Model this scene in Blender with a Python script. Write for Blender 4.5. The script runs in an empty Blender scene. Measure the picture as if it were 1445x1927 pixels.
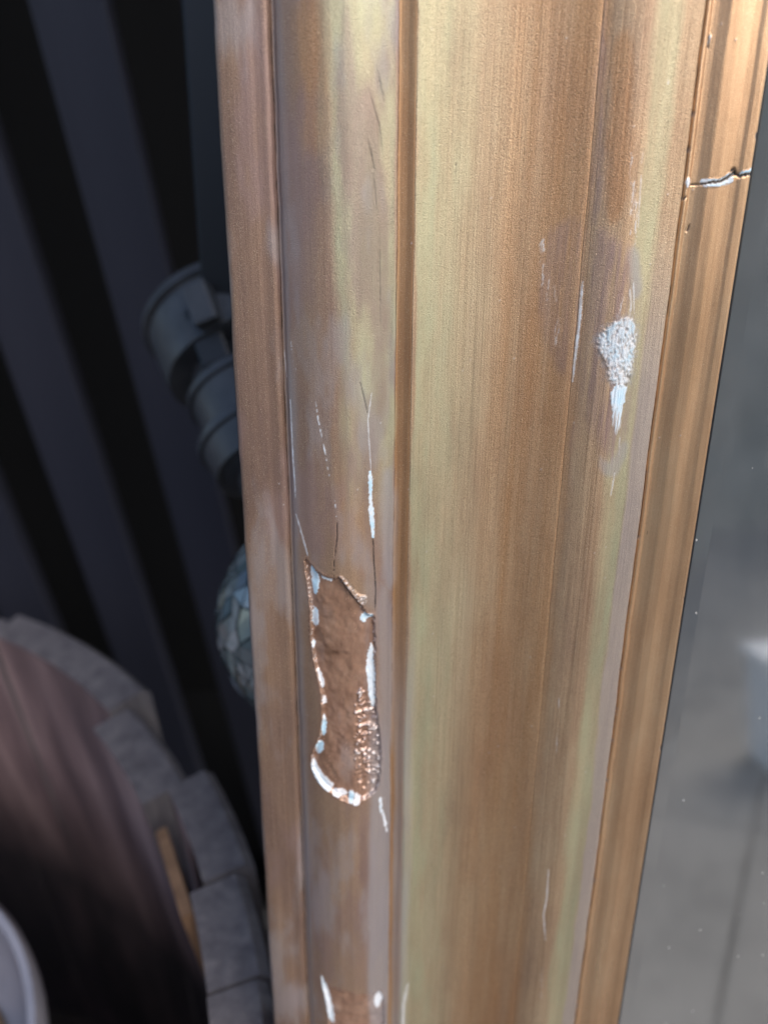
import bpy, bmesh, math, random
import numpy as np
from mathutils import Matrix, Vector
random.seed(4)
rng = np.random.default_rng(7)
SC = bpy.context.scene
COL = SC.collection

# ------------------------------------------------------------------ camera
FPX, CX, CY, PW, PH = 1448.0, 722.5, 963.5, 1445.0, 1927.0
def unit(v):
    v = np.array(v, float); return v / np.linalg.norm(v)
a_c = unit([697 - CX, 4900 - CY, FPX])        # down the frame rail   (camera axes: right, down, forward)
b_c = unit([960 - CX, 3270 - CY, FPX])        # plumb line
c_c = unit(np.array([1., 0, 0]) - a_c[0] * a_c)
Zw = -b_c
Xw = unit(c_c - (c_c @ b_c) * b_c)
Yw = np.cross(Zw, Xw)
ROT = np.array([Xw, Yw, Zw])
CAMH = 0.80
CAM = np.array([0, 0, CAMH])
cam_d = bpy.data.cameras.new('camera'); cam = bpy.data.objects.new('camera', cam_d); COL.objects.link(cam)
right, down, fwd = ROT @ [1, 0, 0], ROT @ [0, 1, 0], ROT @ [0, 0, 1]
M = Matrix.Identity(4)
for i in range(3):
    M[i][0], M[i][1], M[i][2], M[i][3] = right[i], -down[i], -fwd[i], CAM[i]
cam.matrix_world = M
cam_d.sensor_fit = 'VERTICAL'; cam_d.sensor_height = 36.0
cam_d.lens = 36.0 * FPX / PH
cam_d.clip_start = 0.005; cam_d.clip_end = 500
cam_d.dof.use_dof = True
cam_d.dof.focus_distance = 0.142
cam_d.dof.aperture_fstop = cam_d.lens / 2.7
SC.camera = cam

# ------------------------------------------------------------------ light
SUN_EL, SUN_AZ = math.radians(42), math.radians(134)   # azimuth clockwise from +Y
w = bpy.data.worlds.new('World'); SC.world = w; w.use_nodes = True
nt = w.node_tree
sky = nt.nodes.new('ShaderNodeTexSky'); sky.sky_type = 'NISHITA'; sky.sun_disc = False
sky.sun_elevation = SUN_EL; sky.sun_rotation = SUN_AZ
sky.dust_density = 2.0
nt.links.new(sky.outputs[0], nt.nodes['Background'].inputs[0])
nt.nodes['Background'].inputs[1].default_value = 0.13
sd = bpy.data.lights.new('sun', 'SUN'); sun = bpy.data.objects.new('sun', sd); COL.objects.link(sun)
sd.energy = 1.25; sd.angle = math.radians(48); sd.color = (1, 0.965, 0.91)
sdir = Vector((math.sin(SUN_AZ) * math.cos(SUN_EL), math.cos(SUN_AZ) * math.cos(SUN_EL), math.sin(SUN_EL)))
sun.rotation_euler = sdir.to_track_quat('Z', 'Y').to_euler()
SC.view_settings.view_transform = 'Standard'; SC.view_settings.look = 'None'
SC.view_settings.exposure = 0.86; SC.view_settings.gamma = 1.0
SC.view_settings.use_curve_mapping = False
SC.render.engine = 'CYCLES'

# ------------------------------------------------------------------ helpers
def ray(x, y):
    return ROT @ unit([x - CX, y - CY, FPX])
def tag(o, label=None, cat=None, group=None, kind=None):
    for k, v in (('label', label), ('category', cat), ('group', group), ('kind', kind)):
        if v: o[k] = v
    return o
def empty(name, mat=None, loc=None):
    o = bpy.data.objects.new(name, None); COL.objects.link(o); o.empty_display_size = .02
    if mat is not None: o.matrix_world = mat
    if loc is not None: o.location = loc
    return o
def mesh_obj(name, verts, faces, mat, parent=None, smooth=False):
    me = bpy.data.meshes.new(name); me.from_pydata([tuple(v) for v in verts], [], faces); me.update()
    o = bpy.data.objects.new(name, me); COL.objects.link(o)
    if mat: me.materials.append(mat)
    if parent: o.parent = parent
    if smooth: me.polygons.foreach_set('use_smooth', [True] * len(me.polygons))
    return o
def bm_obj(name, bm, mat, parent=None, smooth=False):
    me = bpy.data.meshes.new(name); bm.normal_update(); bm.to_mesh(me); bm.free()
    o = bpy.data.objects.new(name, me); COL.objects.link(o)
    if mat: me.materials.append(mat)
    if parent: o.parent = parent
    if smooth:
        me.polygons.foreach_set('use_smooth', [True] * len(me.polygons)); me.set_sharp_from_angle(angle=math.radians(32))
    return o
def box_bm(x0, x1, y0, y1, z0, z1, bev=0, seg=2):
    bm = bmesh.new()
    vs = [bm.verts.new((x, y, z)) for x in (x0, x1) for y in (y0, y1) for z in (z0, z1)]
    for f in ((0,1,3,2),(4,6,7,5),(0,4,5,1),(2,3,7,6),(0,2,6,4),(1,5,7,3)): bm.faces.new([vs[i] for i in f])
    if bev: bmesh.ops.bevel(bm, geom=bm.edges[:], offset=bev, segments=seg, profile=.6, affect='EDGES')
    bmesh.ops.recalc_face_normals(bm, faces=bm.faces[:])
    return bm
def lathe_bm(prof, seg=48, z0=True):
    bm = bmesh.new(); rings = []
    for r, z in prof:
        rings.append([bm.verts.new((r * math.cos(2*math.pi*i/seg), r * math.sin(2*math.pi*i/seg), z)) for i in range(seg)])
    for q in range(len(rings) - 1):
        for i in range(seg):
            j = (i + 1) % seg
            bm.faces.new((rings[q][i], rings[q][j], rings[q+1][j], rings[q+1][i]))
    bmesh.ops.recalc_face_normals(bm, faces=bm.faces[:])
    return bm
def smoothstep(e0, e1, x):
    t = np.clip((x - e0) / (e1 - e0), 0, 1); return t * t * (3 - 2 * t)
def vnoise(x, y, seed=0):
    """2-D value noise, about -1..1"""
    xi = np.floor(x).astype(np.int64); yi = np.floor(y).astype(np.int64)
    fx = x - xi; fy = y - yi; fx = fx*fx*(3-2*fx); fy = fy*fy*(3-2*fy)
    def h(i, j):
        n = (i * 374761393 + j * 668265263 + seed * 974711) & 0xffffffff
        n = ((n ^ (n >> 13)) * 1274126177) & 0xffffffff
        return ((n ^ (n >> 16)) & 0xffff) / 32767.5 - 1
    return (h(xi, yi)*(1-fx)+h(xi+1, yi)*fx)*(1-fy)+(h(xi, yi+1)*(1-fx)+h(xi+1, yi+1)*fx)*fy
def fbm(x, y, seed=0, o=3):
    r = 0; am = 1; s = 0
    for k in range(o):
        r = r + am * vnoise(x * 2**k, y * 2**k, seed + k * 17); s += am; am *= .55
    return r / s

class NB:
    """small node helper"""
    def __init__(s, name):
        s.m = bpy.data.materials.new(name); s.m.use_nodes = True; s.t = s.m.node_tree
        s.b = s.t.nodes['Principled BSDF']
    def n(s, ty, **kw):
        o = s.t.nodes.new(ty)
        for k, v in kw.items(): setattr(o, k, v)
        return o
    def link(s, a, b): s.t.links.new(a, b)
    def coords(s, scale=(1,1,1)):
        c = s.n('ShaderNodeTexCoord'); m = s.n('ShaderNodeMapping'); m.inputs['Scale'].default_value = scale
        s.link(c.outputs['Object'], m.inputs[0]); return m.outputs[0]
    def noise(s, scale, mapscale=(1,1,1), detail=4, rough=.55):
        n = s.n('ShaderNodeTexNoise'); n.inputs['Scale'].default_value = scale; n.inputs['Detail'].default_value = detail
        n.inputs['Roughness'].default_value = rough
        s.link(s.coords(mapscale), n.inputs['Vector']); return n.outputs[0]
    def ramp(s, fac, stops):
        r = s.n('ShaderNodeValToRGB'); e = r.color_ramp.elements
        while len(e) < len(stops): e.new(.5)
        for q, (p, c) in zip(e, stops):
            q.position = p; q.color = (*c, 1) if len(c) == 3 else c
        s.link(fac, r.inputs[0]); return r.outputs[0]
    def mix(s, f, a, b, mode='MIX'):
        m = s.n('ShaderNodeMix', data_type='RGBA', blend_type=mode)
        for v, i in ((f, 0), (a, 6), (b, 7)):
            if isinstance(v, (int, float)): m.inputs[i].default_value = v
            elif isinstance(v, tuple): m.inputs[i].default_value = (*v, 1)
            else: s.link(v, m.inputs[i])
        return m.outputs[2]
    def math(s, op, a, b=None, clamp=False):
        m = s.n('ShaderNodeMath', operation=op, use_clamp=clamp)
        for v, i in ((a, 0), (b, 1)):
            if v is None: continue
            if isinstance(v, (int, float)): m.inputs[i].default_value = v
            else: s.link(v, m.inputs[i])
        return m.outputs[0]
    def rng(s, v, a, b, c, d):
        m = s.n('ShaderNodeMapRange'); s.link(v, m.inputs[0])
        for i, q in enumerate((a, b, c, d)): m.inputs[i+1].default_value = q
        return m.outputs[0]
    def bump(s, h, strength, dist, nrm=None):
        b = s.n('ShaderNodeBump'); b.inputs['Strength'].default_value = strength; b.inputs['Distance'].default_value = dist
        s.link(h, b.inputs['Height'])
        if nrm is not None: s.link(nrm, b.inputs['Normal'])
        return b.outputs[0]
    def attr(s, name):
        a = s.n('ShaderNodeAttribute', attribute_name=name); sp = s.n('ShaderNodeSeparateColor')
        s.link(a.outputs['Color'], sp.inputs[0]); return sp.outputs[0], sp.outputs[1], sp.outputs[2], a.outputs['Alpha']
    def set(s, **kw):
        for k, v in kw.items():
            i = s.b.inputs[k.replace('_', ' ')]
            if isinstance(v, (int, float)): i.default_value = v
            elif isinstance(v, tuple): i.default_value = (*v, 1)
            else: s.link(v, i)
        return s.m

# ------------------------------------------------------------------ materials
def gilt(name, ramp, metal=.75, rough=.42, tint_seed=0, streak=.5, flake=.5):
    b = NB(name)
    cloud = b.noise(70, (1, .25, 1), 5, .65)
    col = b.ramp(cloud, ramp)
    st = b.noise(2300, (1, .010, 1), 3, .6)                # brush lines along the rail
    st2 = b.noise(700, (1, .03, 1), 3, .6)
    col = b.mix(streak, col, b.ramp(st, [(.32, (.60, .54, .50)), (.52, (1, 1, 1)), (.75, (1.0, 1.0, 1.0))]), 'MULTIPLY')
    col = b.mix(streak * .35, col, b.ramp(st2, [(.32, (.66, .58, .52)), (.6, (1, 1, 1))]), 'MULTIPLY')
    fl = b.noise(7000, (1, .8, 1), 2, .5)
    ges, cop, crk, pur = b.attr('wear')
    fleck = b.ramp(fl, [(.32, (.55, .52, .50)), (.5, (1, 1, 1)), (.66, (1.0, 1.0, 1.0))])
    dust_sheen, blu, grn, orn = b.attr('wear_sheen')
    col = b.mix(orn, col, b.mix(flake * .6, b.ramp(cloud, [(.3, (.46, .235, .11)), (.7, (.56, .32, .155))]), fleck, 'MULTIPLY'))
    col = b.mix(flake * .8, col, fleck, 'MULTIPLY')
    col = b.mix(b.math('MULTIPLY', b.rng(fl, .62, .74, 0, 1), .5), col, (.80, .70, .48))
    col = b.mix(grn, col, b.mix(flake * .6, b.ramp(cloud, [(.3, (.44, .435, .28)), (.7, (.56, .52, .33))]), fleck, 'MULTIPLY'))
    purple = b.ramp(b.noise(160, (1, .15, 1), 4), [(.3, (.20, .125, .115)), (.7, (.36, .25, .23))])
    col = b.mix(pur, col, purple)
    copper = b.ramp(b.noise(260, (1, .7, 1), 4, .6), [(.3, (.29, .15, .095)), (.55, (.41, .23, .15)), (.8, (.54, .35, .25))])
    col = b.mix(cop, col, copper)
    col = b.mix(dust_sheen, col, (.34, .33, .34))
    white = b.mix(blu, (.82, .80, .81), (.52, .72, .84))  # the sky's blue light is painted into the white gesso
    col = b.mix(ges, col, white)
    col = b.mix(crk, col, (.012, .011, .012))
    solid = b.math('ADD', b.math('ADD', ges, crk, True), b.math('MULTIPLY', dust_sheen, .6), True)
    met = b.math('MULTIPLY', b.math('SUBTRACT', 1.0, solid), b.math('SUBTRACT', metal, b.math('MULTIPLY', b.math('ADD', cop, pur, True), metal * .25)))
    rg = b.rng(b.noise(300, (1, .08, 1), 4), .3, .7, rough - .07, rough + .1)
    rg = b.math('SUBTRACT', rg, b.math('MULTIPLY', b.math('ADD', cop, ges, True), .24))
    grain = b.noise(1500, (1, .5, 1), 3, .6)
    keep = b.math('SUBTRACT', 1.0, b.math('MULTIPLY', cop, .75), True)
    nrm = b.bump(fl, flake, .00011); b.link(b.math('MULTIPLY', keep, flake), nrm.node.inputs['Strength'])
    nrm = b.bump(grain, .35, .00008, nrm); b.link(b.math('MULTIPLY', keep, .22), nrm.node.inputs['Strength'])
    nrm = b.bump(st, .8 * streak, .00016, nrm)
    return b.set(Base_Color=col, Metallic=met, Roughness=rg, Normal=nrm, Specular_IOR_Level=.5, Coat_Weight=b.math('MULTIPLY', cop, .8), Coat_Roughness=.16)

GOLD = [(.28, (.42, .275, .18)), (.48, (.56, .385, .24)), (.72, (.62, .475, .31))]
ORANGE = [(.28, (.34, .18, .09)), (.5, (.46, .26, .13)), (.72, (.52, .33, .18))]
BROWN = [(.28, (.30, .21, .17)), (.48, (.38, .25, .18)), (.60, (.40, .265, .18)), (.72, (.46, .30, .19))]
LIP = [(.28, (.19, .12, .098)), (.5, (.26, .165, .12)), (.72, (.33, .21, .135))]
BRIGHT = [(.28, (.50, .29, .155)), (.5, (.62, .39, .225)), (.75, (.70, .50, .31))]
MAT_LIP = gilt('worn_bronze_paint', LIP, .4, .44, streak=.32, flake=.7)
MAT_OUT = gilt('bronze_gold_paint', BROWN, .5, .40, streak=.2, flake=.8)
MAT_PAN = gilt('brushed_gold_paint', GOLD, .62, .40, streak=.6, flake=1.0)
MAT_FIL = gilt('red_gold_paint', ORANGE, .5, .45, streak=.4, flake=.5)
MAT_SLIP = gilt('bright_gilding', BRIGHT, .7, .33, streak=.18, flake=.35)

b = NB('mirror_glass')
dust = b.noise(38, (1, .6, 1), 5, .62)
spk = b.n('ShaderNodeTexVoronoi'); spk.inputs['Scale'].default_value = 260; b.link(b.coords((1, .7, 1)), spk.inputs['Vector'])
spm = b.math('MULTIPLY', b.math('LESS_THAN', spk.outputs['Distance'], .045), b.math('GREATER_THAN', b.noise(70), .47))
df = b.math('ADD', b.rng(dust, .35, .75, .03, .13), b.math('MULTIPLY', spm, .9), True)
MAT_GLASS = b.set(Base_Color=b.mix(df, (.70, .68, .64), (.60, .58, .55)), Metallic=b.math('SUBTRACT', 1.0, df),
                  Roughness=b.math('ADD', b.math('MULTIPLY', df, .5), .02))
b = NB('black_slat_paint')
MAT_SLAT = b.set(Base_Color=b.ramp(b.noise(30, (1, 1, .05)), [(.3, (.021, .022, .034)), (.7, (.032, .033, .048))]), Roughness=.5)
b = NB('black_backing'); MAT_BACK = b.set(Base_Color=(.0015, .0015, .002), Roughness=.9)
b = NB('black_plastic')
MAT_PLASTIC = b.set(Base_Color=b.ramp(b.noise(60), [(.3, (.038, .040, .045)), (.7, (.075, .078, .085))]), Roughness=b.rng(b.noise(90), .3, .7, .35, .55),
                    Normal=b.bump(b.noise(900), .15, .0003))
b = NB('black_pole_paint'); MAT_POLE = b.set(Base_Color=(.007, .0075, .010), Roughness=.4)
b = NB('mosaic_glass')
vc = b.n('ShaderNodeAttribute', attribute_name='tile')
MAT_MOSAIC = b.set(Base_Color=vc.outputs['Color'], Roughness=.06, Coat_Weight=.8, Transmission_Weight=.25)
b = NB('dark_grout'); MAT_GROUT = b.set(Base_Color=(.05, .06, .06), Roughness=.8)
b = NB('weathered_wood_outer')
g = b.noise(40, (4, 4, .6), 6, .65)
MAT_STAVE = b.set(Base_Color=b.ramp(g, [(.25, (.06, .053, .058)), (.5, (.11, .098, .106)), (.8, (.18, .162, .16))]), Roughness=.8, Normal=b.bump(g, .5, .002))
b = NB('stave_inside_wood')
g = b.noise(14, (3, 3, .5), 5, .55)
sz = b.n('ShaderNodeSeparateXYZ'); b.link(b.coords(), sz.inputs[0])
depth_shade = b.math('ADD', b.rng(sz.outputs[2], CAMH - .24 - .20, CAMH - .24 - .07, 1, 0), b.rng(b.noise(10, (1.5, 1.5, .8), 4), .3, .7, -.2, .2), True)  # shade of the barrel's depth painted into the wood below the rim
MAT_INSIDE = b.set(Base_Color=b.mix(depth_shade, b.ramp(g, [(.30, (.10, .062, .064)), (.5, (.20, .125, .12)), (.70, (.38, .25, .23))]), b.ramp(g, [(.3, (.008, .006, .007)), (.7, (.028, .020, .022))])), Roughness=.7, Normal=b.bump(g, .5, .002))
b = NB('orange_lath_wood')
g = b.noise(60, (3, 3, .4), 5, .6)
MAT_LATH = b.set(Base_Color=b.ramp(g, [(.3, (.12, .065, .035)), (.7, (.24, .14, .08))]), Roughness=.65)
b = NB('rusty_hoop'); MAT_HOOP = b.set(Base_Color=b.ramp(b.noise(80), [(.3, (.03, .025, .025)), (.7, (.10, .05, .03))]), Roughness=.7, Metallic=.4)
b = NB('soil'); g = b.noise(120, (1, 1, 1), 6, .7)
MAT_SOIL = b.set(Base_Color=b.ramp(g, [(.3, (.010, .007, .006)), (.7, (.045, .03, .022))]), Roughness=.95, Normal=b.bump(g, 1, .01))
b = NB('glazed_pot'); g = b.noise(30, (1, 1, 1), 4)
MAT_POT = b.set(Base_Color=b.ramp(g, [(.3, (.20, .20, .24)), (.7, (.32, .31, .35))]), Roughness=.3)
b = NB('patio_concrete'); g = b.noise(6, (1, 1, 1), 8, .7)
MAT_ADDED_PAVING = b.set(Base_Color=b.ramp(g, [(.3, (.17, .165, .155)), (.7, (.27, .26, .24))]), Roughness=.85, Normal=b.bump(g, .3, .01))
b = NB('joint_sand'); MAT_SAND = b.set(Base_Color=b.ramp(b.noise(20), [(.3, (.07, .065, .06)), (.7, (.12, .11, .10))]), Roughness=.95)
b = NB('grey_render'); g = b.noise(4, (1, 1, 1), 6, .6)
MAT_WALL = b.set(Base_Color=b.ramp(g, [(.3, (.26, .25, .225)), (.7, (.36, .345, .315))]), Roughness=.9)
b = NB('white_upvc'); MAT_WHITE = b.set(Base_Color=(.78, .79, .80), Roughness=.35)
b = NB('window_pane'); MAT_PANE = b.set(Base_Color=(.03, .035, .04), Roughness=.05)

# ------------------------------------------------------------------ frame rail: measure and profile (mm across s, mm along t)
KC = 0.1526
P0 = ROT @ (np.array([(456 - CX) / FPX, (963 - CY) / FPX, 1]) * KC)
A_w, C_w = ROT @ a_c, ROT @ c_c
N_w = np.cross(C_w, -A_w)
MR = Matrix.Identity(4)
for i in range(3):
    MR[i][0], MR[i][1], MR[i][2], MR[i][3] = C_w[i], -A_w[i], N_w[i], P0[i] + CAM[i]
W = 90.0
PROF = np.array([  # s/W, height mm
    (0, -.9), (.004, .1), (.012, .5), (.04, .70), (.062, .66), (.073, .57), (.08, .58), (.09, .62), (.0985, .35), (.1035, -.55), (.108, -.5),
    (.114, .35), (.135, 1.7), (.16, 2.85), (.185, 3.55), (.21, 3.9), (.235, 3.85), (.26, 3.4), (.285, 2.6), (.305, 1.85), (.322, 1.35),
    (.331, 1.22), (.337, .85), (.350, 1.0), (.361, 1.4), (.366, 1.5),
    (.40, .6), (.45, -.35), (.50, -.85), (.55, -.9), (.60, -.4), (.64, .35), (.675, 1.3), (.688, 1.62),
    (.692, 1.66), (.697, 1.8), (.72, 2.6), (.745, 3.2), (.765, 3.45), (.785, 3.3), (.80, 2.85), (.815, 2.45), (.83, 2.3), (.855, 2.2), (.868, 2.0),
    (.8725, 1.15), (.877, 1.5), (.882, 1.35), (.887, .78), (.897, .86), (.908, 1.15), (.92, 1.42), (.935, 1.42), (.95, 1.12), (.962, .92), (.972, .94), (.982, 1.15), (.992, 1.18), (.998, .9), (1.0, .2)])
from_s = PROF[:, 0] * W
def mono_slopes(x, y):
    d = np.diff(y) / np.diff(x); m = np.zeros_like(y); m[0], m[-1] = d[0], d[-1]
    h = np.diff(x)
    for i in range(1, len(x) - 1):
        if d[i-1] * d[i] <= 0: m[i] = 0
        else:
            w1, w2 = 2*h[i] + h[i-1], h[i] + 2*h[i-1]
            m[i] = (w1 + w2) / (w1 / d[i-1] + w2 / d[i])
    return m
PM = mono_slopes(from_s, PROF[:, 1])
def profile(s):
    s = np.clip(s, 0, W); i = np.clip(np.searchsorted(from_s, s, side='right') - 1, 0, len(from_s) - 2)
    h = from_s[i+1] - from_s[i]; t = (s - from_s[i]) / h
    return ((2*t**3-3*t*t+1)*PROF[i, 1] + (t**3-2*t*t+t)*h*PM[i] + (-2*t**3+3*t*t)*PROF[i+1, 1] + (t**3-t*t)*h*PM[i+1])
def st(x, y):
    """where a spot measured on the photograph lies on the rail, mm across and along"""
    r = ray(x, y); z = 0
    for _ in range(5):
        k = ((P0 + N_w * z * .001) @ N_w) / (r @ N_w); d = r * k - P0
        s, t = d @ C_w * 1000, -(d @ A_w) * 1000
        z = float(profile(np.array([min(max(s, 0), W)]))[0])
    return s, t
def poly(pts, soft=1):
    P = np.array([st(*p) for p in pts])
    if soft and len(P) > 3:
        for _ in range(soft):
            Q = np.roll(P, -1, 0); P = np.stack([P * .75 + Q * .25, P * .25 + Q * .75], 1).reshape(-1, 2)
    return P

class Field:
    """sdf helpers on one strip's grid"""
    def __init__(self, S, T): self.S, self.T = S, T
    def sdf(self, P):                     # signed distance (mm), negative inside
        S, T = self.S, self.T
        d2 = np.full(S.shape, 1e9); ins = np.zeros(S.shape, bool)
        lo, hi = P.min(0) - 4, P.max(0) + 4
        m = (S > lo[0]) & (S < hi[0]) & (T > lo[1]) & (T < hi[1])
        if not m.any(): return d2
        x, y = S[m], T[m]; dd = np.full(x.shape, 1e9); ii = np.zeros(x.shape, bool)
        for k in range(len(P)):
            p, q = P[k], P[(k+1) % len(P)]; e = q - p
            u = np.clip(((x-p[0])*e[0] + (y-p[1])*e[1]) / (e @ e + 1e-12), 0, 1)
            dd = np.minimum(dd, np.hypot(x-p[0]-u*e[0], y-p[1]-u*e[1]))
            c = ((p[1] > y) != (q[1] > y))
            with np.errstate(divide='ignore', invalid='ignore'):
                xx = p[0] + (y - p[1]) / (q[1] - p[1] if q[1] != p[1] else 1e-9) * e[0]
            ii ^= c & (x < xx)
        d2[m] = np.where(ii, -dd, dd); return d2
    def line(self, P):                    # distance to an open line, and 0..1 along it
        S, T = self.S, self.T
        d2 = np.full(S.shape, 1e9); al = np.zeros(S.shape)
        lo, hi = P.min(0) - 3, P.max(0) + 3
        m = (S > lo[0]) & (S < hi[0]) & (T > lo[1]) & (T < hi[1])
        if not m.any(): return d2, al
        x, y = S[m], T[m]; dd = np.full(x.shape, 1e9); aa = np.zeros(x.shape); n = len(P) - 1
        for k in range(n):
            p, q = P[k], P[k+1]; e = q - p
            u = np.clip(((x-p[0])*e[0] + (y-p[1])*e[1]) / (e @ e + 1e-12), 0, 1)
            r = np.hypot(x-p[0]-u*e[0], y-p[1]-u*e[1]); c = r < dd
            dd = np.where(c, r, dd); aa = np.where(c, (k+u)/n, aa)
        d2[m] = dd; al[m] = aa; return d2, al

# wear and painted sheen, measured on the photograph (pixels of it), turned into mm on the rail by poly()
CHIP = [(574,1046),(586,1062),(602,1080),(628,1090),(640,1086),(652,1102),(668,1124),(684,1146),(694,1158),(706,1156),(707,1200),(707,1300),(710,1340),(717,1390),(719,1440),(712,1486),(692,1502),(664,1514),(634,1500),(604,1474),(586,1440),(588,1418),(602,1392),(607,1350),(606,1310),(598,1270),(588,1230),(586,1180),(584,1120),(576,1080)]
CHIP2 = [(604,1832),(614,1852),(640,1862),(680,1872),(704,1872),(720,1862),(724,1900),(722,1990),(618,1990),(620,1900),(612,1870)]
GESSO = [  # (polygon, sky-blue tint, raise)
    ([(584,1060),(594,1074),(602,1086),(600,1112),(594,1124),(587,1104)], .75, .05),
    ([(602,1082),(616,1086),(628,1094),(624,1098),(608,1092)], .25, .05),
    ([(588,1144),(598,1146),(602,1166),(598,1182),(588,1178)], .6, .05),
    ([(587,1206),(593,1208),(592,1222),(587,1220)], .3, .1),
    ([(596,1258),(603,1262),(611,1292),(606,1300),(601,1282)], .1, .12),
    ([(606,1312),(614,1314),(614,1328),(607,1326)], .0, .2),
    ([(607,1346),(614,1352),(615,1380),(609,1390),(604,1378)], 1., .05),
    ([(596,1396),(610,1398),(609,1416),(600,1424),(593,1418)], .8, .05),
    ([(586,1426),(592,1430),(602,1454),(620,1472),(630,1482),(622,1492),(606,1482),(592,1462),(585,1444)], .3, .15),
    ([(625,1488),(640,1488),(652,1492),(656,1502),(640,1502),(628,1498)], .05, .25),
    ([(656,1492),(666,1492),(669,1502),(664,1514),(656,1510)], 1., .15),
    ([(668,1494),(680,1500),(676,1514),(664,1518)], .0, .25),
    ([(678,1160),(690,1153),(704,1154),(704,1162),(692,1166),(686,1175),(679,1172)], .75, .1),
    ([(699,1208),(703,1222),(704,1246),(706,1270),(706,1330),(700,1338),(693,1310),(690,1280),(688,1252),(692,1230)], .35, .08),
    ([(693,886),(699,884),(701,908),(700,940),(703,960),(706,990),(704,1012),(700,1014),(697,992),(692,972),(695,940),(692,908)], 1., .06),
    ([(713,1496),(718,1500),(720,1530),(716,1540)], .5, .02),
    ([(717,1520),(722,1524),(730,1566),(725,1566)], .3, .0),
    ([(603,1832),(609,1838),(622,1876),(632,1927),(622,1927),(612,1884)], .35, .1),
    ([(706,1874),(718,1866),(722,1880),(712,1900),(704,1896)], .2, .05),
    ([(1158,602),(1176,596),(1192,598),(1198,622),(1196,660),(1188,706),(1182,724),(1164,728),(1144,720),(1142,696),(1132,676),(1120,650),(1121,632),(1138,614)], .85, .0),
    ([(1145,726),(1180,722),(1176,744),(1170,770),(1168,800),(1160,822),(1155,816),(1150,780)], .75, .0),
    ([(1314,338),(1326,333),(1340,338),(1360,334),(1372,324),(1380,330),(1376,346),(1352,350),(1320,354)], .65, .03),
    ([(1384,328),(1396,322),(1412,316),(1426,294),(1428,304),(1418,320),(1400,327),(1386,333)], .9, .03),
    ([(1289,336),(1298,332),(1298,344),(1292,356),(1288,350)], .4, .1),
    ([(1334,66),(1338,68),(1334,86),(1330,84)], .4, .1),
]
STREAKS = [  # (line, half width mm, strength, kind, dotted)
    ([(547,752),(551,840),(556,936)], .17, 1.0, 'ges', 0),
    ([(557,968),(568,1004),(580,1046)], .22, .9, 'ges', 0),
    ([(595,756),(600,790),(612,850),(620,900),(630,945),(633,975)], .15, 1.0, 'ges', 1),
    ([(633,975),(634,1010),(629,1060),(628,1090)], .10, 1, 'crk', 2),
    ([(700,740),(693,790),(695,830),(698,884)], .09, .8, 'ges', 0),
    ([(678,720),(688,760),(692,778)], .07, .7, 'crk', 0),
    ([(702,1014),(704,1060),(707,1110),(706,1150)], .12, 1, 'crk', 0),
    ([(548,640),(552,680),(560,700)], .18, .5, 'ges', 1),
    ([(536,660),(541,710)], .08, .6, 'ges', 0),
    ([(1187,290),(1191,350),(1194,400),(1193,460)], .5, .95, 'ges', 3),
    ([(1184,380),(1186,440)], .3, .7, 'ges', 3),
    ([(1172,560),(1160,600)], .4, .5, 'ges', 3),
    ([(1165,820),(1160,870)], .5, .5, 'ges', 3),
    ([(1206,330),(1202,380),(1200,430)], .12, .6, 'ges', 0),
    ([(1212,270),(1206,310)], .12, .35, 'ges', 1),
    ([(1258,150),(1257,190)], .12, .7, 'ges', 1),
    ([(1183,545),(1186,570),(1184,594)], .22, .65, 'ges', 0),
    ([(1190,530),(1192,590)], .10, .7, 'ges', 0),
    ([(1095,530),(1090,590),(1084,650),(1076,718)], .26, .95, 'ges', 0),
    ([(1018,450),(1022,500),(1028,545),(1032,575)], .75, .9, 'ges', 3),
    ([(1042,540),(1046,600),(1046,660)], .5, .55, 'ges', 3),
    ([(1156,890),(1148,935)], .13, .8, 'ges', 0),
    ([(1053,1290),(1048,1370),(1046,1420)], .16, .5, 'ges', 3),
    ([(1031,1636),(1028,1690),(1022,1720),(1026,1770)], .20, .7, 'ges', 0),
    ([(1020,1820),(1018,1880)], .3, .45, 'ges', 3),
    ([(768,1852),(760,1890),(756,1960)], .55, .55, 'ges', 0),
    ([(1299,348),(1312,347)], .14, 1, 'crk', 0),
    ([(1314,347),(1334,344),(1352,342),(1366,336),(1378,326),(1392,331),(1412,326),(1424,312)], .30, 1, 'crk', 0),
    ([(1374,322),(1380,318),(1384,328)], .25, 1, 'crk', 0),
    ([(1292,436),(1296,424)], .2, .9, 'crk', 0),
    ([(1332,92),(1334,66)], .16, .8, 'crk', 0),
    ([(1290,370),(1284,376)], .2, .9, 'crk', 0),
    ([(690,1874),(704,1876),(716,1866)], .25, .8, 'crk', 0),
    ([(858,310),(856,326)], .16, .7, 'crk', 1),
]
PURPLE = [([(1120,420),(1108,500),(1092,600),(1086,680),(1086,720),(1100,780),(1120,840),(1146,880),(1162,880),(1186,800),(1200,700),(1205,560),(1196,470),(1150,440)], .8, 1.8),
          ([(1060,410),(1012,450),(1006,520),(1008,600),(1030,670),(1060,716),(1080,718),(1092,600),(1106,470),(1092,400)], .5, 1.2),
          ([(1128,0),(1105,420),(1128,430),(1150,0)], .6, .8),
          ([(560,230),(640,200),(600,330),(540,330)], .35, 2),
          ([(1075,780),(1060,980),(1070,980),(1088,790)], .5, .6)]
DUST_SHEEN = [([(1180,462),(1206,462),(1206,560),(1184,560)], .55, .7),
        ([(1146,880),(1125,845),(1130,890),(1160,900),(1186,840),(1170,830)], .5, .8),
        ([(712,880),(745,880),(745,1110),(720,1110)], .55, 1.2),
        ([(700,1090),(745,1110),(745,1420),(720,1420)], .45, 1.0)]
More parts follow.
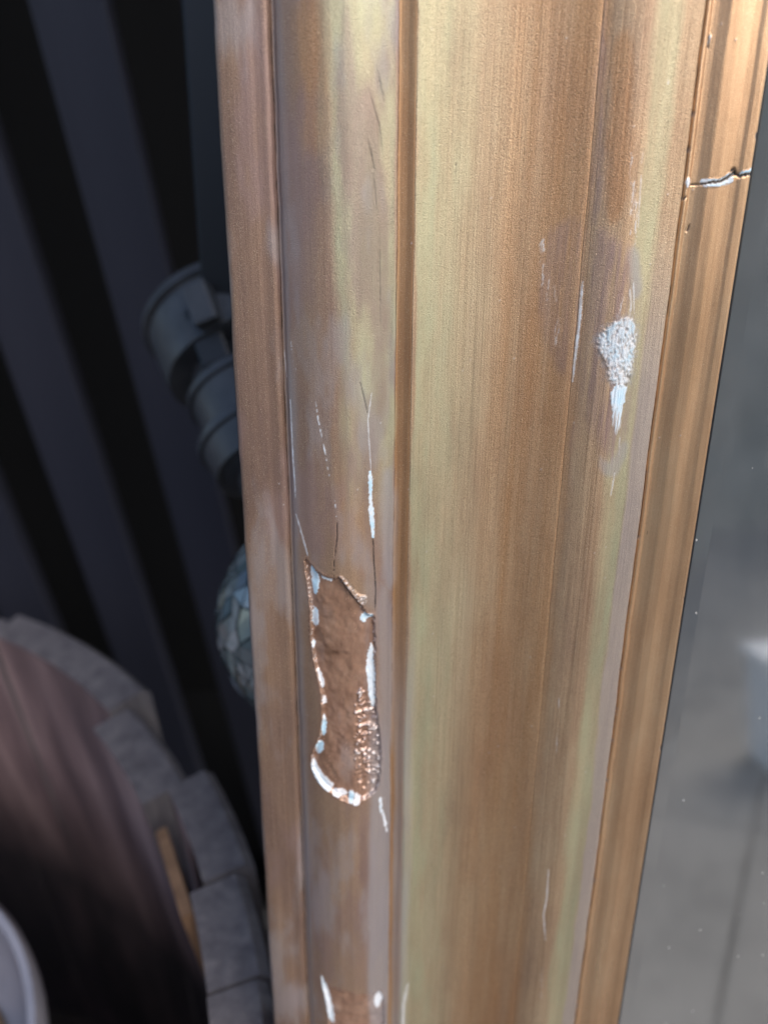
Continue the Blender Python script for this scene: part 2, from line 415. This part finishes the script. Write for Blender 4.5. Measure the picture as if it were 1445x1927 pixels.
CREASES = [([(690,160),(712,240),(720,300)], .15), ([(706,120),(722,200)], .15), ([(690,260),(706,330)], .12), ([(712,420),(715,640)], .1), ([(700,300),(708,420)], .1)]
ORANGE_ZONES = [([(552,-40),(622,-40),(630,120),(640,200),(604,290),(572,290),(560,180)], .75, 1.6), ([(1150,60),(1200,60),(1190,300),(1170,420),(1135,420),(1145,250)], .7, 1.0), ([(640,880),(680,860),(685,1000),(650,1060),(620,1000)], .3, 1.5), ([(700,800),(690,900),(685,1080),(676,1080),(680,860)], .5, 1)]
FLAP = [(636,1084),(648,1086),(664,1106),(676,1120),(692,1120),(690,1136),(682,1140),(668,1126),(652,1104)]

def strip(name, s0, s1, du, dv, mat, parent, zoff=0.0, base=None):
    """one moulding of the rail: a swept strip with its wear modelled on it, closed at the back"""
    TT, TB = 104.0, -160.0
    nu = max(6, int((s1 - s0) / du)); nv = int((TT - TB) / dv)
    s = np.linspace(s0, s1, nu + 1)
    t = np.concatenate([[-738], np.linspace(-700, TB - 12, 14), np.linspace(TB, TT, nv + 1), np.linspace(TT + 12, 900, 12)])
    S, T = np.meshgrid(s, t)
    F = Field(S, T)
    Z = profile(S) + zoff
    # hand-made unevenness
    Z = Z + .06 * fbm(S * .22, T * .03, 3) + .018 * fbm(S * 1.1, T * .12, 5)
    ges = np.zeros(S.shape); cop = ges.copy(); crk = ges.copy(); pur = ges.copy(); dust_sheen = ges.copy(); blu = ges.copy(); grn = ges.copy()
    jit = .26 * fbm(S * 1.3, T * 1.3, 11, 2) + .16 * fbm(S * 4.5, T * 4.5, 12, 2)
    rough = fbm(S * 2.2, T * 2.2, 21); fine = fbm(S * 6, T * 6, 22, 2)
    for P_, dep in ((CHIP, .80), (CHIP2, .6)):
        P = poly(P_)
        if P[:, 0].max() + 3 < s0 or P[:, 0].min() - 3 > s1: continue
        d = F.sdf(P) + jit
        k = smoothstep(.18, -.55, d)
        lip_ = np.exp(-((d - .22) / .2) ** 2)
        floor = .05 * rough + .30 * fbm(S * .55, T * .45, 24, 2)
        if P_ is CHIP:
            bead = smoothstep(.5, .0, F.sdf(poly([(672,1290),(700,1330),(712,1380),(714,1470),(690,1495),(672,1470),(668,1380)])))
            floor = floor + bead * (.85 * np.maximum(fbm(S * .95, T * 1.7, 33, 2), -.15) + .14 * fbm(S * 3.2, T * 3.8, 35, 2))
            flk = bead * smoothstep(.30, .6, fbm(S * .95, T * 1.7, 33, 2) + .25 * fine) * .5
            tall = smoothstep(-1, .6, F.sdf(poly([(584,1060),(640,1086),(692,1150),(680,1230),(600,1230)])))
            dep_ = dep * (.7 + .5 * tall)
        else: dep_ = dep; flk = 0
        Z = Z - k * (dep_ - floor) + .08 * lip_ * (1 + .5 * fbm(S * .6, T * .6, 25, 2))
        cop = np.maximum(cop, (.82 + .18 * rough) * smoothstep(.25, -.3, d))
        # copper paint run over the lip
        cop = np.maximum(cop, .55 * smoothstep(1.1, .1, d + .5 * rough))
        rimk = np.exp(-((d + .18) / .2) ** 2) * smoothstep(.3, .55, fbm(S * 2.6 + 9, T * 2.8, 44, 2) + .08)
        ges = np.maximum(ges, np.maximum(.6 * rimk, flk))
    for P_, bl, up in GESSO:
        P = poly(P_)
        if P[:, 0].max() + 2 < s0 or P[:, 0].min() - 2 > s1: continue
        d = F.sdf(P) + .5 * jit + .20 * fbm(S * 2.3, T * 2.3, 13, 2) + .04
        k = smoothstep(.09, -.07, d)
        if bl == .85:      # the crinkled patch
            cr = np.abs(fbm(S * 2.1 + T * .55 + .25 * fine, T * 1.0 - S * .2, 51, 3)); k2 = smoothstep(.15, -.3, d)
            Z = Z + k2 * (.06 + .30 * (.5 - 1.7 * cr) + .03 * fine); dust_sheen = np.maximum(dust_sheen, np.maximum(.6 * k2 * smoothstep(.14, .30, cr), .45 * smoothstep(.9, -.1, d + .8 * rough)))
            dk = smoothstep(.14, .02, cr) * .0 + smoothstep(.62, .82, rough + .45 * smoothstep(3, 0, np.abs(T - P[:, 1].min() - 2.2)))
            k = k * (1 - .8 * np.clip(dk, 0, 1)) * (1 - .55 * smoothstep(.16, .36, cr)) * smoothstep(-.05, -.7, d + .6 * rough + .25 * fine) * .82
        elif bl == .75 and P_[0] == (1145, 726):
            br = fbm(S * 5.5, T * .25, 61, 3)
            fade = smoothstep(P[:, 1].min() - .5, P[:, 1].min() + 8, T)
            k = k * smoothstep(-.45, .1, br + .8 * fade - .35); Z = Z + k * .12 * (1 + br)
        else:
            Z = Z + k * (up + .05 * fine)
        ges = np.where(k > .05, np.maximum(ges * (1 - k), k), ges); cop = cop * (1 - k); blu = np.maximum(blu * (1 - k), bl * k * (.85 + .9 * fbm(S * .9, T * .6, 14, 2)))
    for P_, hw, amt, kind, dots in STREAKS:
        P = poly(P_, 0)
        if P[:, 0].max() + 2 < s0 or P[:, 0].min() - 2 > s1: continue
        d, al = F.line(P); d = d + .5 * hw * fbm(S * 4, T * 4, 71, 2)
        wd = hw * np.clip(1.3 * np.sin(np.pi * np.clip(al, .04, .96)) ** .5, .25, 1)
        k = smoothstep(wd + .06, wd * .3, np.maximum(d, 0)) * amt * (d < 2) * (1 if kind == 'crk' else .55 + .45 * smoothstep(-.4, .3, fbm(S * 5, T * .8, 77, 2)))
        if dots == 1: k = k * smoothstep(.0, .35, fbm(S * .4, T * 1.7, 72, 2) + .12)
        if dots == 2: k = k * smoothstep(-.5, .1, fbm(S * .4, T * 1.1, 73, 2))
        if dots == 3: k = k * smoothstep(-.1, .4, fbm(S * 3.5, T * .5, 74, 3))
        if kind == 'crk':
            crk = np.maximum(crk * (1 - 0), k); Z = Z - k * .22; ges = ges * (1 - k)
        else:
            ges = np.maximum(ges, k * (.85 if dots == 3 else 1)); Z = Z + .05 * k
            blu = np.maximum(blu, .35 * k)
    for P_, amt, soft in PURPLE:
        P = poly(P_, 2)
        if P[:, 0].max() + 3 < s0 or P[:, 0].min() - 3 > s1: continue
        d = F.sdf(P) + .5 * fbm(S * .8, T * .25, 81); k = smoothstep(soft * .6, -soft * 1.1, d + .5 * fbm(S * 2.5, T * .4, 83)) * amt
        k = k * np.clip(.6 + .9 * fbm(S * 1.8, T * .10, 84), 0, 1); pur = np.maximum(pur, k); Z = Z + .05 * k
    if s0 < .3 * W:      # mauve and grey patches rubbed into the bronze
        m1 = fbm(S * .16 + 3, T * .045, 131, 4); m2 = fbm(S * .2, T * .06 + 7, 132, 4)
        pur = np.maximum(pur, .6 * smoothstep(-.05, .45, m1)); dust_sheen = np.maximum(dust_sheen, .38 * smoothstep(.0, .5, m2))
    for P_, amt, soft in DUST_SHEEN:
        P = poly(P_, 2)
        if P[:, 0].max() + 3 < s0 or P[:, 0].min() - 3 > s1: continue
        d = F.sdf(P) + .6 * fbm(S * .8, T * .3, 91); dust_sheen = np.maximum(dust_sheen, smoothstep(soft, -soft, d) * amt)
    for P_, hw in CREASES:
        P = poly(P_, 0)
        if P[:, 0].max() + 2 < s0 or P[:, 0].min() - 2 > s1: continue
        d, al = F.line(P); Z = Z - .16 * smoothstep(hw * 2.2, 0, d + .1 * rough) * np.sin(np.pi * np.clip(al, 0, 1))
    P = poly(FLAP)
    if P[:, 0].max() + 2 > s0 and P[:, 0].min() - 2 < s1:
        d = F.sdf(P) + .1 * fine; k = smoothstep(.12, -.15, d); Z = Z + k * (.35 + .3 * fine); fb = k * smoothstep(-.1, .5, fbm((S + T * .4) * 1.2, (T - S * .4) * 6, 101, 2) + .15)
        ges = np.maximum(ges, .55 * fb); crk = np.maximum(crk, .5 * smoothstep(.35, .15, np.abs(d - .1)) * (T < P[:, 1].max()) * (S < P[:, 0].mean()))
    # specks of grit under the paint
    n = int(70 * (s1 - s0) / W * 3)
    gs = rng.uniform(s0, s1, n); gt = rng.uniform(TB, TT, n); gr = rng.uniform(.05, .14, n)
    du_, dv_ = (s1 - s0) / nu, (TT - TB) / nv
    for x, y, r in zip(gs, gt, gr):
        i0, i1 = np.searchsorted(t, y - .5), np.searchsorted(t, y + .5); j0, j1 = np.searchsorted(s, x - .5), np.searchsorted(s, x + .5)
        if i1 > i0 and j1 > j0:
            q = np.exp(-((S[i0:i1, j0:j1] - x) ** 2 + (T[i0:i1, j0:j1] - y) ** 2) / (r * r)); Z[i0:i1, j0:j1] += q * r * .7
            if r > .11: ges[i0:i1, j0:j1] = np.maximum(ges[i0:i1, j0:j1], .5 * q)
    # greener gilding, sky sheen painted into it, on both rolls and the cove's start
    sn = S / W + .012 * fbm(S * .3, T * .05, 95)
    g1 = smoothstep(.215, .245, sn + .03 * smoothstep(20, 70, T)) * smoothstep(.335, .325, sn) * smoothstep(-12, 28, T + 8 * fbm(S*.2, T*.05, 96))
    g2 = .95 * smoothstep(.365, .372, sn) * smoothstep(.56, .39, sn)
    g3 = smoothstep(.772, .80, sn) * smoothstep(.842, .826, sn) * .9
    grn = np.clip(np.maximum.reduce([g1, g2, g3]) * (.75 + .4 * fbm(S * .5, T * .08, 97)), 0, 1)
    dust_sheen = np.maximum(dust_sheen, .6 * smoothstep(.104, .108, S / W) * smoothstep(.136, .112, sn))
    dust_sheen = np.maximum(dust_sheen, .55 * smoothstep(.828, .84, sn) * smoothstep(.872, .868, S / W) * smoothstep(60, 20, T))
    dust_sheen = np.maximum(dust_sheen, .6 * smoothstep(.27, .29, sn) * smoothstep(.333, .325, sn) * smoothstep(-20, -60, T))  # grey-blue sheen left of the fillet, painted in on the lower half
    for s_, w_, a_ in ((.1035, .16, .75), (.8725, .12, .7), (.886, .16, .45), (.334, .10, .5)):
        crk = np.maximum(crk, a_ * np.exp(-((S - s_ * W) / w_) ** 2) * smoothstep(-.3, .5, fbm(S * .6, T * .35, int(s_ * 1000), 4) + .05))
    for e_ in (.8725 * W, .9985 * W):      # nicks along the thin edges
        nk = smoothstep(.42, .62, fbm(T * .55, S * .05, int(e_ * 10), 3)) * np.exp(-((S - e_) / .3) ** 2); Z = Z - .3 * nk; dust_sheen = np.maximum(dust_sheen, .8 * nk)
    orn = np.zeros(S.shape)
    for P_, amt, soft in ORANGE_ZONES:
        P = poly(P_, 2)
        if P[:, 0].max() + 4 < s0 or P[:, 0].min() - 4 > s1: continue
        d = F.sdf(P) + .9 * fbm(S * .7, T * .15, 111); orn = np.maximum(orn, smoothstep(soft, -soft, d) * amt)
    orn = np.maximum(orn, .85 * smoothstep(.47, .60, sn) * smoothstep(.715, .69, sn) * (.8 + .5 * fbm(S * .4, T * .03, 112)))
    orn = np.clip(orn * (1 - ges) * (1 - grn), 0, 1)
    dust_sheen = np.maximum(dust_sheen, .6 * smoothstep(.335, .345, sn) * smoothstep(.40, .375, sn) * smoothstep(-10, -60, T) * (.8 + .4 * fbm(S * .5, T * .06, 99)))  # bluish sheen painted along the fillet and the cove's left edge
    nr, nc = S.shape
    zb = -22.0 if base is None else base
    Sw = S + (.22 * fbm(T * .035, S * .02, 121) + .10 * fbm(T * .16, S * .05, 122)) * smoothstep(W, W - 2, S)
    co = np.stack([Sw, T, Z], -1).reshape(-1, 3)
    bot = np.stack([S[:, [0, -1]], T[:, [0, -1]], np.full((nr, 2), zb)], -1).reshape(-1, 3)
    co = np.concatenate([co, bot]) * .001
    idx = np.arange(nr * nc).reshape(nr, nc)
    q = np.stack([idx[:-1, :-1], idx[:-1, 1:], idx[1:, 1:], idx[1:, :-1]], -1).reshape(-1, 4)
    bi = nr * nc + np.arange(nr * 2).reshape(nr, 2)
    l = np.stack([idx[:-1, 0], idx[1:, 0], bi[1:, 0], bi[:-1, 0]], -1)
    r = np.stack([idx[1:, -1], idx[:-1, -1], bi[:-1, 1], bi[1:, 1]], -1)
    bk = np.stack([bi[:-1, 0], bi[1:, 0], bi[1:, 1], bi[:-1, 1]], -1)
    fc = np.concatenate([q, l, r, bk])
    me = bpy.data.meshes.new(name)
    me.vertices.add(len(co)); me.vertices.foreach_set('co', co.ravel().astype(np.float32))
    me.loops.add(fc.size); me.loops.foreach_set('vertex_index', fc.ravel().astype(np.int32))
    me.polygons.add(len(fc)); me.polygons.foreach_set('loop_start', (np.arange(len(fc)) * 4).astype(np.int32))
    sm = np.ones(len(fc), bool); sm[len(q):] = False
    me.update(calc_edges=True); me.polygons.foreach_set('use_smooth', sm)
    pad = np.zeros(nr * 2)
    for nm, ch in (('wear', (ges, cop, crk, pur)), ('wear_sheen', (dust_sheen, blu, grn, orn))):
        at = me.attributes.new(nm, 'FLOAT_COLOR', 'POINT')
        at.data.foreach_set('color', np.stack([np.concatenate([np.clip(c, 0, 1).ravel(), pad]) for c in ch], -1).ravel().astype(np.float32))
    me.materials.append(mat); me.validate()
    o = bpy.data.objects.new(name, me); COL.objects.link(o); o.parent = parent
    return o

frame = empty('gilded_frame', MR)
tag(frame, 'wide gold and bronze painted mirror frame rail with chipped, cracked mouldings', 'mirror frame')
G = .012
strip('outer_edge_lip', 0, .1035 * W - G, .16, .24, MAT_LIP, frame)
strip('outer_roll_moulding', .1035 * W + G, .3335 * W - G, .145, .20, MAT_OUT, frame)
strip('fillet', .3335 * W + G, .3655 * W - G, .12, .24, MAT_FIL, frame)
strip('cove_panel', .3655 * W + G, .692 * W - G, .19, .26, MAT_PAN, frame)
strip('inner_roll_moulding', .692 * W + G, .8725 * W - G, .15, .20, MAT_PAN, frame)
strip('sight_slip', .8725 * W + G, W, .13, .20, MAT_SLIP, frame)

# mirror plate with a bevelled edge, held in the frame
def plate():
    s = [89.0, 94.6, 330.0]; z = [-2.6, -2.05, -2.05]; ts = [-734, 895]
    vs = []; fs = []
    for t in ts:
        for a_, b_ in zip(s, z): vs.append((a_ * .001, t * .001, b_ * .001))
    for t in ts:
        vs.append((.089, t * .001, -.007)); vs.append((.330, t * .001, -.007))
    fs = [(0, 1, 4, 3), (1, 2, 5, 4), (6, 8, 9, 7), (0, 3, 8, 6), (2, 7, 9, 5), (0, 6, 7, 2, 1), (3, 4, 5, 9, 8)]
    o = mesh_obj('mirror', vs, fs, MAT_GLASS)
    o.matrix_world = MR
    return tag(o, 'dusty grey mirror pane right of the gold frame', 'mirror')
plate()
pb = box_bm(.0896, .0913, -.734, .895, -.0030, -.0012, .0003, 1)
bm_obj('edge_shade_strip', pb, MAT_POLE, frame)  # black strip standing in for the slip's dark reflection along the glass edge

# ------------------------------------------------------------------ ground and slatted fence
gp = mesh_obj('ground', [(-40, -40, 0), (40, -40, 0), (40, 40, 0), (-40, 40, 0)], [(0, 1, 2, 3)], MAT_SAND); tag(gp, kind='structure')
u_ = Vector((.509, -.861, 0)); v_ = Vector((.861, .509, 0)); added_slab0 = None
for i in range(-2, 5):
    for j in range(-4, 4):
        if added_slab0 is None:
            added_slab0 = bm_obj('added_paving_slab', box_bm(.002, .598, .002, .448, .001, .03, .002, 1), MAT_ADDED_PAVING, gp); o = added_slab0  # paving added so the mirror has something to reflect
        else: o = added_slab0.copy(); COL.objects.link(o); o.parent = gp
        p = Vector((.64, -1.05, 0)) + u_ * (.6 * i - .25) + v_ * (.45 * j)
        o.matrix_world = Matrix.Translation(p) @ Matrix.Rotation(math.atan2(u_.y, u_.x), 4, 'Z')
fence = empty('slatted_fence', loc=(0, .47, 0)); tag(fence, 'matt black vertical slat fence behind the frame, left', 'fence')
bm_obj('backing_board', box_bm(-.62, .50, .30, .315, .0, 2.0), MAT_BACK, fence)
for x_ in (-.62, .485): bm_obj('side_board', box_bm(x_, x_ + .015, .0, .298, 0, 2.0), MAT_BACK, fence)
bm_obj('cavity_blackout', box_bm(-.604, .484, .016, .298, .031, .05), MAT_BACK, fence)  # black sheet added over the lit cavity floor so the gaps stay dark
bm_obj('top_board', box_bm(-.604, .484, .016, .298, 1.985, 2.0), MAT_BACK, fence)
sl = None
for k in range(-5, 5):
    x0 = -.1802 + .0782 * k
    if sl is None:
        sl = bm_obj('slat', box_bm(0, .0394, 0, .014, .0, 1.98, .0015, 2), MAT_SLAT, fence); o = sl
    else:
        o = sl.copy(); COL.objects.link(o); o.parent = fence
    o.location = (x0, 0, 0)

# ------------------------------------------------------------------ things left of the frame
def at(x, y, zc):  # point seen at a photograph spot, zc metres in front of the camera
    return Vector(CAM + ROT @ (np.array([(x - CX) / FPX, (y - CY) / FPX, 1]) * zc))
def cdir(v): return Vector(ROT @ np.array(v, float)).normalized()

# black pole leaning like the frame
ZP = .275
p_lo, p_hi = at(394, 575, ZP), None
pdir = -Vector(A_w)
up_p = (pdir + Vector((0.0, .02, 0))).normalized()
pm = up_p.to_track_quat('Z', 'Y').to_matrix().to_4x4()
LZ = .30
lamp = empty('hanging_lamp'); 
capc = at(446, 660, LZ); globec = at(626, 1165, LZ - .045)
axis = (globec - capc).normalized()
AX = (globec - capc).length / (528 * LZ / FPX)
upx = LZ / FPX
lm = (-axis).to_track_quat('Z', 'Y').to_matrix().to_4x4(); lm.translation = capc
lamp.matrix_world = lm
tag(lamp, 'black tilted lamp with ribbed neck and crackled glass globe behind the frame', 'lamp')
def L(prof): return [(max(r, .0001) * upx, -z * upx * AX) for r, z in prof]
bm_obj('cap', lathe_bm(L([(0, -82), (150, -82), (156, -80), (157, -76), (157, -64), (147, -60), (143, 20), (138, 44), (126, 46), (0, 46)]), 64), MAT_PLASTIC, lamp, True)
bm_obj('neck_core', lathe_bm(L([(0, 40), (96, 40), (96, 250), (74, 256), (74, 330), (0, 330)]), 48), MAT_PLASTIC, lamp, True)
for z0, z1, r in ((87, 172, 118), (180, 247, 124)):
    bm_obj('neck_ring', lathe_bm(L([(97, z0), (r - 3, z0), (r, z0 + 3), (r, z0 + 16), (r - 7, z0 + 18), (r - 16, z1), (97, z1)]), 64), MAT_PLASTIC, lamp, True)
R_G = 182 * upx; GC = Vector((0, 0, -528 * upx * AX))
bm = bmesh.new(); bmesh.ops.create_icosphere(bm, subdivisions=3, radius=R_G * .985, matrix=Matrix.Translation(GC))
bm_obj('globe', bm, MAT_GROUT, lamp, True)
bm = bmesh.new(); bmesh.ops.create_icosphere(bm, subdivisions=4, radius=R_G)
for v in bm.verts: v.co = (v.co + Vector([random.gauss(0, 1) for _ in range(3)]) * R_G * .022).normalized() * R_G
bmesh.ops.dissolve_limit(bm, angle_limit=.001, verts=bm.verts[:], edges=bm.edges[:])
for e in random.sample(bm.edges[:], int(len(bm.edges) * .28)):
    if e.is_valid and len(e.link_faces) == 2: bmesh.utils.face_join(e.link_faces[:]) if sum(len(q.verts) for q in e.link_faces) < 8 else None
gb = (lm.inverted() @ at(464, 1098, LZ - .02) - GC).normalized(); gy = (lm.inverted() @ at(456, 1168, LZ - .02) - GC).normalized()
pal = [(.26, .30, .29), (.35, .39, .38), (.20, .24, .23), (.46, .50, .48), (.50, .48, .36), (.20, .27, .29), (.28, .35, .32), (.44, .51, .50), (.13, .18, .18), (.24, .31, .36)]
wts = [5, 5, 4, 3, 1, 3, 4, 1.5, 3, .5]
vs, fs, cl = [], [], []
for f_ in bm.faces:
    c0 = f_.calc_center_median(); jx = Vector((random.gauss(0, .06), random.gauss(0, .06), random.gauss(0, .06)))
    i = len(vs); ax = c0.normalized() + jx; colr = random.choices(pal, wts)[0]
    if c0.normalized().dot(gb) > .996: colr = (.12, .22, .95)  # blue glint painted into the tile colour
    if c0.normalized().dot(gy) > .994: colr = (.75, .70, .48)  # cream highlight painted into the tile colour
    lift = random.uniform(0, .0004)
    for v in f_.verts:
        p = c0 + (v.co - c0) * .9
        d = (p - c0).dot(jx); vs.append(p + c0.normalized() * (lift - d * .8) + GC); cl.append(colr)
    fs.append(tuple(range(i, i + len(f_.verts))))
bm.free()
mo = mesh_obj('mosaic_glass', vs, fs, MAT_MOSAIC, lamp); mo['kind'] = 'stuff'
ca = mo.data.attributes.new('tile', 'FLOAT_COLOR', 'POINT'); ca.data.foreach_set('color', np.array([(*c, 1) for c in cl], np.float32).ravel())
inv = lm.inverted()
# yoke that joins the cap to the pole
def frame_box(name, c, X, Y, Z, hx, hy, hz, bev, mat, parent, inv):
    bm = box_bm(-hx, hx, -hy, hy, -hz, hz, bev, 2)
    m = Matrix.Identity(4)
    for i in range(3): m[i][0], m[i][1], m[i][2], m[i][3] = X[i], Y[i], Z[i], c[i]
    o = bm_obj(name, bm, mat); o.matrix_world = m
    if parent is not None:
        o.parent = parent; o.matrix_parent_inverse = inv
    return o
def basis(zv, xv):
    Z = cdir(zv); X = cdir(xv); X = (X - Z * X.dot(Z)).normalized(); return X, Z.cross(X), Z
X, Y, Z = basis((-.36, -.93, .1), (.93, -.36, -.1))
frame_box('yoke_block', at(388, 580, .272), X, Y, Z, 24*.272/FPX, 40*.272/FPX, 40*.272/FPX, .0012, MAT_PLASTIC, lamp, inv)
frame_box('yoke_arm', at(398, 636, .277), X, Y, Z, 30*.277/FPX, 26*.277/FPX, 60*.277/FPX, .0015, MAT_POLE, lamp, inv)
frame_box('yoke_bolt', at(430, 600, .271), X, Y, Z, 22*.27/FPX, 12*.27/FPX, 8*.27/FPX, .001, MAT_PLASTIC, lamp, inv)
# the pole itself: flat black bar leaning back on the fence, its foot in the yoke
Zp = up_p; Xp = Vector(ROT @ [1, 0, 0]); Xp = (Xp - Zp * Xp.dot(Zp)).normalized(); Yp = Zp.cross(Xp)
LEN = 1.1
pc = at(432, 575, .283) + Zp * (LEN / 2)
pole = frame_box('pole', pc, Xp, Yp, Zp, 42*.283/FPX, .008, LEN / 2, .0012, MAT_POLE, None, None)
tag(pole, 'black bar rising behind the frame above the lamp', 'pole')

# half barrel of weathered staves
HB = .24
bc = Vector((-1.464 * HB, .127 * HB, 0)); RB = 1.286 * HB; ZR = CAMH - HB
barrel = empty('barrel_planter', loc=bc); tag(barrel, 'weathered grey wooden stave barrel planter, lower left', 'planter')
def stave(a0, a1, dr, dz, thick):
    gap = math.radians(.10); a0, a1 = math.radians(a0) + gap, math.radians(a1) - gap
    n = 4; vs = []; fs = []
    lev = [(0.0, -.072), (.16, -.03), (.36, -.008), (ZR + dz - .004, dr), (ZR + dz, dr - .003)]
    for z, d in lev:
        inset = .003 if z == ZR + dz else 0
        for i in range(n + 1):
            a = a0 + (a1 - a0) * i / n; vs.append(((RB + d) * math.cos(a), (RB + d) * math.sin(a), z))
        for i in range(n + 1):
            a = a0 + (a1 - a0) * i / n; r = RB + d - thick + inset; vs.append((r * math.cos(a), r * math.sin(a), z))
    m = 2 * (n + 1)
    outer, inner = [], []
    for q in range(len(lev) - 1):
        o0, o1 = q * m, (q + 1) * m
        for i in range(n):
            outer.append((o0+i, o0+i+1, o1+i+1, o1+i)); inner.append((o0+n+1+i+1, o0+n+1+i, o1+n+1+i, o1+n+1+i+1))
        outer.append((o0, o1, o1+n+1, o0+n+1)); outer.append((o0+n, o0+2*n+1, o1+2*n+1, o1+n))
    o1 = (len(lev) - 1) * m
    for i in range(n): outer.append((o1+i, o1+i+1, o1+n+1+i+1, o1+n+1+i))
    for i in range(n): outer.append((i+1, i, n+1+i, n+1+i+1))
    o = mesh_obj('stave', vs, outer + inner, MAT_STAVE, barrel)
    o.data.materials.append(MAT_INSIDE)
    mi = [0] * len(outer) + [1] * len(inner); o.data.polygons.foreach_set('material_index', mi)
    return o
seen = [(-3, 4.5, 0, 0), (4.5, 11, .001, .001), (11, 17.6, 0, 0), (17.6, 24.6, .001, 0), (24.6, 33.5, .005, .001), (33.5, 44, -.004, -.001), (44, 63, .005, .002), (63, 72, .002, -.002), (72, 81, .004, .001)]
ang = 81
while ang < 350:
    wd = min(random.uniform(7, 10), 357 - ang)
    if 357 - ang - wd < 4: wd = 357 - ang
    seen.append((ang, ang + wd, random.uniform(-.003, .005), random.uniform(-.003, .003))); ang += wd
    if ang >= 356.9: break
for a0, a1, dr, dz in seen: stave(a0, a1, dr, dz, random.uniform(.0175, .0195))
for zh in (.16, .44):
    d = -.027 if zh == .16 else -.0
    bm_obj('hoop', lathe_bm([(RB + .0025 + d, zh), (RB + .0045 + d, zh), (RB + .0055 + d, zh + .03), (RB + .0035 + d, zh + .03), (RB + .0025 + d, zh)], 96), MAT_HOOP, barrel)
# a thin lath nailed inside the rim
lv = []
for z in (ZR - .19, ZR - .003):
    for a in (23.5, 31.0):
        for r in (RB - .0185, RB - .0225): lv.append((r * math.cos(math.radians(a)), r * math.sin(math.radians(a)), z))
mesh_obj('inner_lath', lv, [(0, 1, 3, 2), (4, 6, 7, 5), (0, 2, 6, 4), (1, 5, 7, 3), (0, 4, 5, 1), (2, 3, 7, 6)], MAT_LATH, barrel)
bm = lathe_bm([(.0001, .205), (.1, .206), (.2, .202), (.27, .2)], 64)
for v in bm.verts: v.co.z += random.uniform(-.004, .004)
bm_obj('soil', bm, MAT_SOIL, barrel, True)

# glazed pot standing in the barrel
pr = .11; ptz = CAMH - .30
pcx, pcy = -.155 - pr * .93, .14 - .11 * .36
pot = empty('glazed_pot', loc=(pcx, pcy, .206)); tag(pot, 'small pale grey rimmed pot inside the barrel, bottom left corner', 'pot')
H = ptz - .206
bm_obj('body', lathe_bm([(.0001, 0), (.07, 0), (.078, .01), (.10, H * .7), (.101, H - .02), (.1105, H - .012), (.111, H - .004), (.109, H), (.106, H - .001), (.101, H - .02), (.09, H - .035), (.09, .02), (.0001, .02)], 72), MAT_POT, pot, True)
bm = lathe_bm([(.0001, H - .028), (.05, H - .03), (.0905, H - .033)], 48)
for v in bm.verts: v.co.z += random.uniform(-.003, .003)
b = NB('potting_compost'); g = b.noise(140, (1, 1, 1), 6, .7)
MAT_COMP = b.set(Base_Color=b.ramp(g, [(.3, (.10, .06, .035)), (.7, (.26, .17, .10))]), Roughness=.95, Normal=b.bump(g, 1, .006))
bm_obj('compost', bm, MAT_COMP, pot, True)

# ------------------------------------------------------------------ wall and post added for the mirror to reflect
wall = empty('reflected_wall', loc=(0, -3.2, 0)); tag(wall, 'added grey rendered wall for the mirror to reflect', 'wall')
bm_obj('added_wall_face', box_bm(-5, 5, -.2, 0, 0, 2.4), MAT_WALL, wall)

bk = empty('reflection_post', loc=(.655, -1.03, .03)); tag(bk, 'short white post added to give the mirror a pale blur', 'post')
bm_obj('added_post_shaft', box_bm(-.04, .04, -.04, .04, 0, .20, .006, 2), MAT_WHITE, bk)
bm_obj('cap', box_bm(-.048, .048, -.048, .048, .201, .215, .004, 2), MAT_WHITE, bk)
